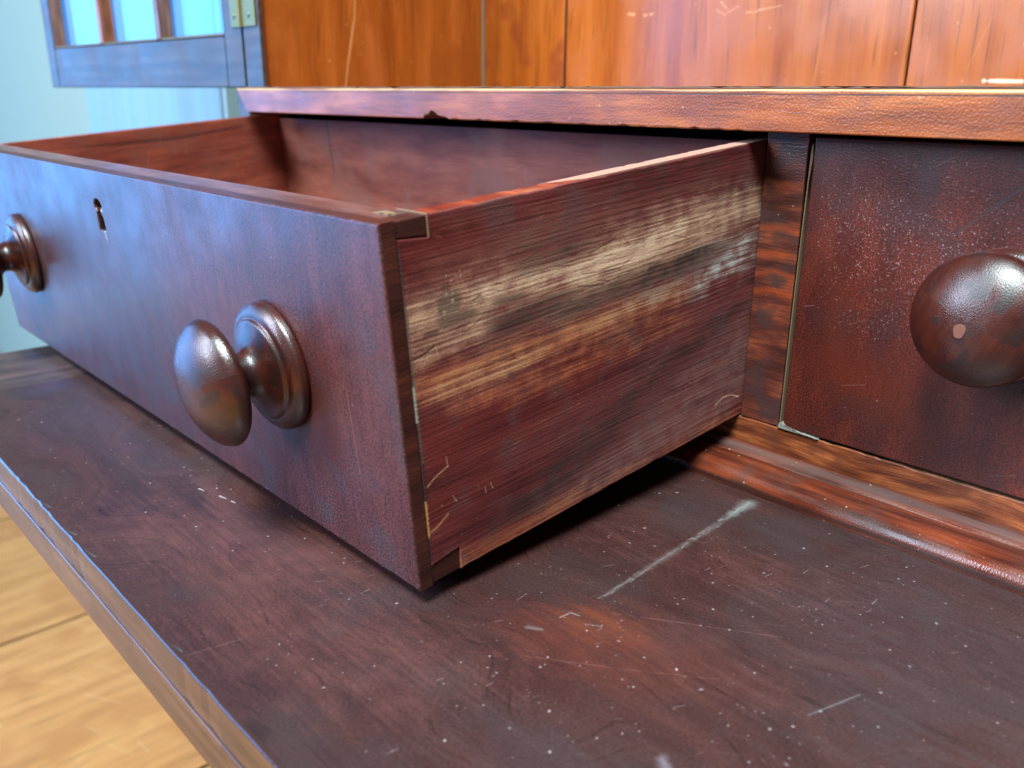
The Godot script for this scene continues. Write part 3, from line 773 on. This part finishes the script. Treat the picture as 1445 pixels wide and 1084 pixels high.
func setting() -> void:
	var f := Node3D.new()
	f.name = "floor"
	f.set_meta("kind", "structure")
	f.set_meta("label", "bare floor of wide honey coloured boards")
	add_child(f)
	part("sub_floor", box(Vector3(-4.4, FLOOR - 0.1, -0.34), Vector3(2.5, FLOOR - 0.02, 4.0), 0.0, XZ), ["inner_wood"], f)
	var names := ["floor_wood", "floor_wood_fair", "floor_wood_brown"]
	var x := -4.4
	var i := 0
	var edges := [-4.4, -3.9, -3.41, -2.9, -2.385, -1.862, -1.3415, -0.82, -0.3, 0.21, 0.72, 1.23, 1.74, 2.25]
	for k in edges.size() - 1:
		x = edges[k]
		var z := -0.34 - 0.3 * (k % 3)
		while z < 4.0:
			var z0 := maxf(z, -0.34)
			var z1 := minf(z + 1.2, 4.0)
			if z1 - z0 > 0.05:
				part("floor_board", board(rect(x + 0.003, -z1 + 0.0015, edges[k + 1] - 0.003, -z0 - 0.0015), FLOOR - 0.02, FLOOR, 0.001, XZ, Rect2(x, -z - 1.2, 0.52, 1.2)), [names[i % 3], "inner_wood"], f)
			z += 1.2
			i += 1
		i += 1
	var w := part("wall", box(Vector3(-4.4, FLOOR, -0.5), Vector3(2.5, 1.9, -0.34), 0.0), ["wall"], self)
	w.set_meta("kind", "structure")
	w.set_meta("label", "plain turquoise wall behind the cabinet")


func background_things() -> void:
	# a pale blue hanging curtain on the wall, its folds soft and shallow
	var c := thing("curtain", "pale blue hanging curtain on the turquoise wall behind the open glass door", "curtain", Vector3(-1.6, 0, -0.335))
	var prof := []
	for k in 120:
		var x := -0.27 + k * 0.66 / 119.0
		prof.append(Vector2(x, 0.026 + 0.013 * sin(k * 0.17 + 1.6 * sin(k * 0.071)) + 0.004 * sin(k * 0.61 + 2.0 * sin(k * 0.05))))
	var st := SurfaceTool.new()
	st.begin(Mesh.PRIMITIVE_TRIANGLES)
	st.set_smooth_group(1)
	for k in prof.size() - 1:
		for v in [[k, -0.7], [k + 1, 1.4], [k + 1, -0.7], [k, -0.7], [k, 1.4], [k + 1, 1.4]]:
			st.add_vertex(Vector3(prof[v[0]].x, v[1], prof[v[0]].y))
	st.generate_normals()
	part("cloth", st.commit(), ["curtain"], c)
	part("heading_band", box(Vector3(-0.28, 1.36, 0.0), Vector3(0.4, 1.42, 0.05), 0.004), ["white_paint"], c)
	# the narrow white upright beside it
	part("edge_band", box(Vector3(0.37, -0.7, 0.002), Vector3(0.40, 1.4, 0.03), 0.003), ["white_paint"], c)


# ------------------------------------------------------------------ the desk

func desk() -> void:
	var d := thing("writing_desk", "dark dusty mahogany desk top below the open drawer, scratched, moulding along its back", "desk")
	# top: the panel, and the end board with its grain across
	part("top_panel", board(worn(rect(-0.3745, -0.2831, 0.66, 0.27), 0.006, 0.0005, [0], 3), -0.015, 0.0, 0.0013, XZ, DESK), ["desk_top", "desk_edge"], d)
	part("end_board", board(rect(-0.4655, -0.2831, -0.3752, 0.27), -0.015, -0.0002, 0.0009, XZ, Rect2(-0.4655, -0.29, 0.15, 0.3)), ["desk_end", "desk_edge"], d)
	part("edge_bead", board(worn(rect(-0.4655, -0.2838, 0.66, -0.2), 0.006, 0.0002, [0], 4), -0.0182, -0.0152, 0.0009, XZ, DESK), ["desk_edge"], d)
	part("lower_edge_board", board(rect(-0.4655, -0.2822, 0.66, 0.27), -0.036, -0.0184, 0.0006, XZ, DESK), ["desk_edge"], d)
	# the moulding planted on the top round the foot of the cabinet
	var prof := [Vector2(0.0008, 0.0122), Vector2(0.0045, 0.0121), Vector2(0.0085, 0.0112), Vector2(0.0108, 0.0100), Vector2(0.0112, 0.0090), Vector2(0.0122, 0.0090), Vector2(0.0126, 0.0104)]
	for k in 14:
		var a := PI / 2 * (1.0 - (k + 1) / 14.0)
		prof.append(Vector2(0.0130 + 0.0170 * pow(cos(a), 0.85), 0.0006 + 0.0102 * pow(sin(a), 0.8)))
	prof.append(Vector2(0.030, 0.0001))
	part("moulding", moulding(prof, -0.53, 0.66, RAIL), ["moulding_wood"], d)
	part("base", box(Vector3(-0.44, FLOOR, -0.26), Vector3(0.62, -0.0364, -0.02), 0.002), ["dark_wood"], d)


# ------------------------------------------------------------------ the cabinet

func cabinet() -> void:
	var c := thing("bookcase_cabinet", "old mahogany bookcase standing on the desk, orange inside, with a glazed door swung open", "cabinet")
	var TOP := 1.05
	# outer sides, bottom, shelf over the drawers, top
	part("side_panel", box(Vector3(-0.53, 0.0005, -0.25), Vector3(-0.5115, 0.1822, -0.0185), 0.0005, ZY), ["dark_wood"], c)
	part("side_panel", box(Vector3(0.605, 0.0005, -0.25), Vector3(0.622, TOP, -0.0185), 0.0005, ZY), ["dark_wood"], c)
	part("top_panel", box(Vector3(-0.51, TOP + 0.0005, -0.25), Vector3(0.63, TOP + 0.02, 0.02), 0.001), ["dark_wood"], c)
	part("bottom_panel", box(Vector3(-0.511, 0.004, -0.25), Vector3(0.604, 0.0235, -0.0185), 0.0005, XZ), ["inner_wood"], c)
	part("shelf", box(Vector3(-0.511, 0.1668, BACK), Vector3(0.604, 0.1815, -0.0005), 0.0005, XZ), ["back_board_wood", "inner_wood"], c)
	part("rear_panel", box(Vector3(-0.511, 0.024, -0.25), Vector3(0.604, 0.166, -0.24), 0.0005), ["inner_wood"], c)
	# lower stile beside the open drawer and the upper stile that carries the door
	part("stile", box(Vector3(-0.53, 0.0005, -0.018), Vector3(-0.5105, 0.1822, 0.0), 0.0006), ["door_wood"], c)
	part("stile", box(Vector3(-0.5022, 0.1832, -0.0004), Vector3(-0.4735, TOP, 0.0035), 0.0006), ["door_wood"], c)
	part("side_panel", box(Vector3(-0.5015, 0.1826, -0.25), Vector3(-0.4885, TOP, -0.0185), 0.0005, ZY), ["dark_wood"], c)
	part("stile", box(Vector3(0.54, 0.1826, -0.018), Vector3(0.622, TOP, 0.0), 0.0006), ["door_wood"], c)
	# strip below the drawers, its top edge rubbed pale
	part("bottom_rail", board(worn(rect(-0.53, 0.0005, 0.604, 0.0244), 0.004, 0.0006, [2], 7), -0.018, 0.0, 0.0007, XY, RAIL), ["strip_wood", "worn_edge"], c)
	# rail over the drawers, with the splinter broken out of its lower edge
	var o := PackedVector2Array([Vector2(-0.4795, 0.1643), Vector2(-0.2375, 0.1647), Vector2(-0.2358, 0.1668), Vector2(-0.2322, 0.1672), Vector2(-0.2290, 0.1696), Vector2(-0.2262, 0.1690), Vector2(-0.2225, 0.1668), Vector2(-0.2150, 0.1659), Vector2(-0.211, 0.1648), Vector2(0.0, 0.1650), Vector2(0.61, 0.1650), Vector2(0.61, 0.1826), Vector2(-0.4945, 0.1830)])
	part("top_rail", board(worn(o, 0.0035, 0.00045, [7, 8, 10], 9), 0.0004, 0.018, 0.0008, XY, BEAM), ["rail_wood", "dark_wood"], c)
	part("chipped_strip", board(worn(rect(-0.478, 0.18305, 0.54, 0.1841), 0.003, 0.0008, [2], 12), 0.004, 0.0172, 0.0001, XY, BEAM), ["chip_wood"], c)
	# upright between the drawers
	part("divider", board(rect(0.0006, 0.0248, 0.0218, 0.1646), -0.235, 0.0, 0.0006, XY, Rect2(0.0, 0.0248, 0.03, 0.14)), ["divider_wood", "inner_wood"], c)
	# inside of the bookcase: side boards and upright back boards, each its own piece
	part("inner_side", board(rect(0.0006, 0.1826, -BACK, TOP), -0.488, -0.4765, 0.0, ZY, Rect2(-0.06, 0.1826, 0.32, 0.2)), ["back_board_wood", "inner_wood"], c)
	part("inner_side", board(rect(-0.2405, 0.1826, -0.0185, TOP), -0.5475, -0.54, 0.0, NZY, Rect2(-0.3, 0.1826, 0.32, 0.2)), ["back_board_wood", "inner_wood"], c)
	var xs := [-0.4762, -0.3640, -0.0466, 0.17, 0.38, 0.5475]
	var mats := ["back_board_wood_red", "back_board_wood_warm", "back_board_wood_pink", "back_board_wood", "back_board_wood_red"]
	for k in 5:
		part("back_board", board(rect(xs[k] + (0.0026 if k == 1 else 0.0005), 0.1826, xs[k + 1] - 0.0006, TOP), BACK - 0.01, BACK + (0.0006 if k % 2 else 0.0), 0.0012, XY, Rect2(xs[k], 0.1826, 0.32, 0.2)), [mats[k], "inner_wood"], c)
	part("corner_bead", box(Vector3(-0.4764, 0.1826, BACK + 0.0007), Vector3(-0.4743, TOP, BACK + 0.0028), 0.0008), ["worn_edge"], c)
	part("gap_shade", box(Vector3(-0.365, 0.1826, BACK - 0.009), Vector3(-0.3605, TOP, BACK - 0.004), 0.0), ["gap_dark"], c)  # dark strip added as the shadow between two back boards
	door(c)


func door(c: Node3D) -> void:
	# swung right round on its hinge: s runs from the hinge outwards, w towards the viewer
	var d := Node3D.new()
	d.name = "door"
	d.position = Vector3(-0.503, 0.1836, 0.004)
	d.rotation.y = PI + 0.06324          # local +x points away to the left
	c.add_child(d, true)
	# local: x = s, y up, z = -w (the face towards the viewer is at z = 0 and looks along -z)
	var sh := func(x0: float, x1: float, y0: float, y1: float, w0: float, w1: float, bevel := 0.0008) -> ArrayMesh:
		return box(Vector3(x0, y0, -w1), Vector3(x1, y1, -w0), bevel)
	var H := 0.84
	part("door_stile", sh.call(0.001, 0.0302, 0.0, H, -0.019, 0.0), ["door_wood"], d)
	part("door_stile", sh.call(0.417, 0.4385, 0.0, H, -0.019, 0.0), ["door_wood"], d)
	part("door_rail", sh.call(0.0304, 0.4168, 0.0, 0.0425, -0.019, -0.0002), ["door_wood"], d)
	part("door_rail", sh.call(0.0304, 0.4168, H - 0.045, H, -0.019, -0.0002), ["door_wood"], d)
	part("rebate_strip", sh.call(0.4135, 0.4167, 0.0427, H - 0.046, -0.018, -0.001, 0.0006), ["bar_wood_brown"], d)
	for k in 2:
		var s: float = [0.1490, 0.2805][k]
		part("glazing_bar", sh.call(s, s + 0.0095, 0.0427, H - 0.046, -0.0165, -0.0005, 0.0012), [["bar_wood_brown", "bar_wood_orange"][k]], d)
	var e := [0.0305, 0.1488, 0.1587, 0.2803, 0.2902, 0.4133]
	for k in 3:
		part("pane", sh.call(e[k * 2], e[k * 2 + 1], 0.0427, H - 0.046, -0.0155, -0.0125, 0.0), ["glass"], d)
		part("putty", sh.call(e[k * 2], e[k * 2 + 1], 0.0427, 0.0447, -0.0123, -0.0006, 0.0005), ["dust"], d)
	# brass hinge
	var h := Node3D.new()
	h.name = "hinge"
	h.position = Vector3(-0.5022, 0.2315, 0.0)
	c.add_child(h, true)
	part("hinge_leaf", box(Vector3(0.0022, 0.0, 0.0037), Vector3(0.0250, 0.062, 0.0050), 0.0005), ["brass"], h)
	part("hinge_leaf", box(Vector3(-0.0165, 0.0, 0.0046), Vector3(-0.0016, 0.062, 0.0062), 0.0005), ["brass"], h)
	var pin := CylinderMesh.new()
	pin.top_radius = 0.0024
	pin.bottom_radius = 0.0024
	pin.height = 0.062
	part("hinge_pin", pin, ["brass"], h, Transform3D(Basis.IDENTITY, Vector3(0, 0.031, 0.0052)))
	for k in 2:
		for y in [0.009, 0.05]:
			var at := Vector3(0.0140, y, 0.0049) if k == 0 else Vector3(-0.0095, y, 0.0061)
			part("screw", lathe([Vector2(0.0026, 0.0), Vector2(0.0026, 0.0004), Vector2(0.0018, 0.0009), Vector2(0.0, 0.0011)], 20), ["screw"], h, Transform3D(Basis.IDENTITY, at))


# ------------------------------------------------------------------ drawers

func knob_meshes() -> Array:
	# rosette: back edge, outer roll, fillet, hollow up to the neck; then the mushroom head
	var ros := smooth([Vector2(0.0262, 0.0), Vector2(0.0268, 0.0010), Vector2(0.0263, 0.0034), Vector2(0.0238, 0.0058), Vector2(0.0214, 0.0064)])
	ros.append_array([Vector2(0.0208, 0.0063), Vector2(0.0205, 0.0071)])
	ros.append_array(smooth([Vector2(0.0198, 0.0078), Vector2(0.0165, 0.0085), Vector2(0.0122, 0.0100), Vector2(0.0098, 0.0125), Vector2(0.0091, 0.0150), Vector2(0.0096, 0.0172)]))
	var head := smooth([Vector2(0.0094, 0.0168), Vector2(0.0120, 0.0190), Vector2(0.0180, 0.0212), Vector2(0.0234, 0.0230), Vector2(0.0253, 0.0248), Vector2(0.0254, 0.0266), Vector2(0.0238, 0.0296), Vector2(0.0195, 0.0330), Vector2(0.0135, 0.0357), Vector2(0.0070, 0.0371), Vector2(0.0, 0.0375)], 6)
	return [lathe(ros), lathe(head)]


func knob(parent: Node3D, x: float, y: float, z: float, turn: float, lift := 0.0) -> MeshInstance3D:
	var ms := knob_meshes()
	var k := part("knob", ms[1], ["knob_wood"], parent, Transform3D(Basis(Vector3.RIGHT, -lift) * Basis(Vector3(0, 0, 1), turn), Vector3(x, y, z)))
	part("rosette", ms[0], ["knob_wood"], k, Transform3D(Basis(Vector3(0, 0, 1), 1.0), Vector3(0, 0, 0)))
	return k


func open_drawer() -> void:
	var d := thing("drawer", "open mahogany drawer pulled out over the desk, its red side rubbed pale in streaks", "drawer", Vector3(0, 0.02518, 0))
	d.rotation = Vector3(TILT, 0.00391, 0)
	var h := DRAWER_H
	var L := DRAWER_L
	var z1 := DRAWER_Z
	# the show face, in two halves that meet at the keyhole so that the hole is a real one
	var kx := -0.258
	var half := []
	for k in 9:
		var a := PI / 2 - PI * 0.80 * k / 8.0
		half.append(Vector2(kx + 0.0054 * cos(a), 0.1162 + 0.0036 * sin(a)))
	half.append(Vector2(kx + 0.0038, 0.1122))
	half.append(Vector2(kx + 0.0046, 0.1036))
	half.append(Vector2(kx, 0.1033))
	half[0].x = kx
	var right := PackedVector2Array([Vector2(kx, 0.0), Vector2(0.0, 0.0), Vector2(0.0, h), Vector2(kx, h)])
	var rn := right.size()
	for p in half:
		right.append(p)
	var left := PackedVector2Array([Vector2(kx, 0.0)])
	var rev := half.duplicate()
	rev.reverse()
	for p in rev:
		left.append(Vector2(2 * kx - p.x, p.y))
	var ln := left.size()
	left.append_array([Vector2(kx, h), Vector2(-L, h), Vector2(-L, 0.0)])
	var right_worn := worn(right, 0.004, 0.0004, [0], 17)
	var more := right_worn.size() - right.size()
	part("front_face", board(right_worn, 0.2, z1, 0.0009, XY, FRONT, [rn - 1 + more, right.size() - 1 + more]), ["drawer_front", "dark_wood"], d)
	part("front_face", board(left, 0.2, z1, 0.0009, XY, FRONT, [0, ln - 1]), ["drawer_front", "dark_wood"], d)
	part("front_board", box(Vector3(-L + 0.0095, 0.0, 0.1868), Vector3(-0.0093, h - 0.0004, 0.1998), 0.0006), ["lip_wood"], d)
	part("lock_pin", lathe([Vector2(0.0026, 0.0), Vector2(0.0026, 0.0045), Vector2(0.0, 0.0052)], 16), ["screw"], d, Transform3D(Basis.IDENTITY, Vector3(kx, 0.1128, 0.2)))
	# the sides; the right one is cut away where the pins of the front come through
	var o := PackedVector2Array([Vector2(-0.1862, 0.0), Vector2(0.045, 0.0), Vector2(0.045, h), Vector2(-0.1864, h), Vector2(-0.1872, h - 0.0075), Vector2(-0.1996, h - 0.0062), Vector2(-0.1996, 0.0078), Vector2(-0.1860, 0.0095)])
	part("side_board", board(worn(o, 0.004, 0.0005, [0, 2], 21), -0.009, 0.0, 0.0007, ZY, SIDE), ["drawer_side", "edge_red"], d)
	part("dovetail_pin", board(PackedVector2Array([Vector2(-0.2, h - 0.0058), Vector2(-0.1875, h - 0.0071), Vector2(-0.1867, h - 0.0003), Vector2(-0.2, h - 0.0003)]), -0.0088, -0.0004, 0.0005, ZY, SIDE), ["dark_wood"], d)
	part("dovetail_pin", board(PackedVector2Array([Vector2(-0.2, 0.0003), Vector2(-0.1865, 0.0003), Vector2(-0.1863, 0.0091), Vector2(-0.2, 0.0074)]), -0.0088, -0.0005, 0.0005, ZY, SIDE), ["dark_wood"], d)
	# pale crack round the upper pin, as slivers of dried glue
	part("glue_line", box(Vector3(-0.0006, h - 0.0078, 0.1867), Vector3(0.0002, h + 0.0001, 0.1871), 0.0001, ZY), ["worn_edge"], d)
	part("glue_line", box(Vector3(-0.0165, h - 0.0003, 0.1868), Vector3(0.0001, h + 0.0003, 0.1872), 0.0002, XZ), ["worn_edge"], d)
	part("glue_line", board(worn(PackedVector2Array([Vector2(-0.0185, -0.1952), Vector2(-0.0105, -0.1948), Vector2(-0.0085, -0.1918), Vector2(-0.0165, -0.1905)]), 0.0012, 0.0008, [], 5), h - 0.001, h + 0.0002, 0.0001, XZ, FRONT), ["worn_edge"], d)
	part("rubbed_edge", board(worn(PackedVector2Array([Vector2(-0.0078, -0.128), Vector2(-0.0006, -0.11), Vector2(-0.0004, 0.03), Vector2(-0.0086, 0.03), Vector2(-0.0084, -0.09)]), 0.003, 0.0016, [0, 3, 4], 41), h - 0.002, h + 0.0002, 0.0001, XZ, FRONT), ["rubbed_wood"], d)
	part("side_board", board(rect(-0.045, 0.0, 0.1866, h), L - 0.0092, L, 0.0007, NZY, Rect2(-0.05, 0, 0.26, 0.135)), ["dark_wood", "edge_red"], d)
	part("side_board", board(rect(-0.186, 0.0, 0.045, h - 0.0003), -L + 0.0002, -L + 0.0095, 0.0006, ZY, Rect2(-0.21, 0, 0.26, 0.135)), ["drawer_left_inside", "edge_red"], d)
	d.get_node("side_board_001").free()
	part("back_panel", board(rect(-L + 0.0097, 0.004, -0.0092, h - 0.004), -0.044, -0.0345, 0.0006, XY, INSIDE), ["drawer_inside", "dark_wood"], d)
	part("bottom_panel", board(rect(-L + 0.0097, -0.1866, -0.0092, 0.0344), 0.006, 0.0125, 0.0, XZ, Rect2(-0.5, -0.19, 0.5, 0.23)), ["drawer_inside", "inner_wood"], d)
	knob(d, -0.0845, 0.069, z1 + 0.0003, 0.4)
	knob(d, -0.4245, 0.069, z1 + 0.0003, 2.1)


func closed_drawer() -> void:
	var d := thing("drawer", "closed dark red drawer right of the upright, crazed varnish with sparkle painted on round its big knob", "drawer", Vector3(0, 0, 0))
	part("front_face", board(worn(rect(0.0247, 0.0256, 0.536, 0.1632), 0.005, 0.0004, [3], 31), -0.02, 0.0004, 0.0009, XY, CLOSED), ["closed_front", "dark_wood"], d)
	# bare rubbed edge by the upright and the dust in the gap below
	var o := PackedVector2Array([Vector2(0.0224, 0.0262), Vector2(0.0229, 0.0262), Vector2(0.0230, 0.08), Vector2(0.0231, 0.12), Vector2(0.0236, 0.145), Vector2(0.0242, 0.154), Vector2(0.0238, 0.1605), Vector2(0.0230, 0.1585), Vector2(0.0227, 0.13), Vector2(0.0224, 0.08)])
	part("edge_strip", board(o, -0.01, -0.0004, 0.0001, XY, CLOSED), ["worn_edge"], d)
	part("side_board", box(Vector3(0.0255, 0.027, -0.23), Vector3(0.0345, 0.16, -0.021), 0.0005, ZY), ["inner_wood"], d)
	part("side_board", box(Vector3(0.526, 0.027, -0.23), Vector3(0.535, 0.16, -0.021), 0.0005, ZY), ["inner_wood"], d)
	var dust := PackedVector2Array([Vector2(0.0222, 0.0246), Vector2(0.032, 0.0246), Vector2(0.044, 0.0246), Vector2(0.0436, 0.0252), Vector2(0.036, 0.0256), Vector2(0.028, 0.0264), Vector2(0.0245, 0.0284), Vector2(0.0228, 0.027)])
	part("dust_ridge", board(worn(dust, 0.0012, 0.0005, [3, 4, 5, 6], 33), -0.002, 0.0012, 0.0004, XY, CLOSED), ["dust"], d)
	var k := knob(d, 0.1135, 0.0985, 0.0007, 1.2, 0.1)
	var blob := PackedVector2Array()
	for i in 14:
		var a := TAU * i / 14.0
		blob.append(Vector2(cos(a) * 0.0024, sin(a) * 0.0022 - (0.0012 if i > 8 and i < 13 else 0.0)))
	part("dowel_plug", board(blob, 0.033, 0.0377, 0.0003, XY, CLOSED), ["plug"], k, Transform3D(Basis(Vector3(0, 0, 1), -1.2), Vector3(-0.004, 0.001, 0)))
	knob(d, 0.43, 0.1015, 0.0007, 0.7)
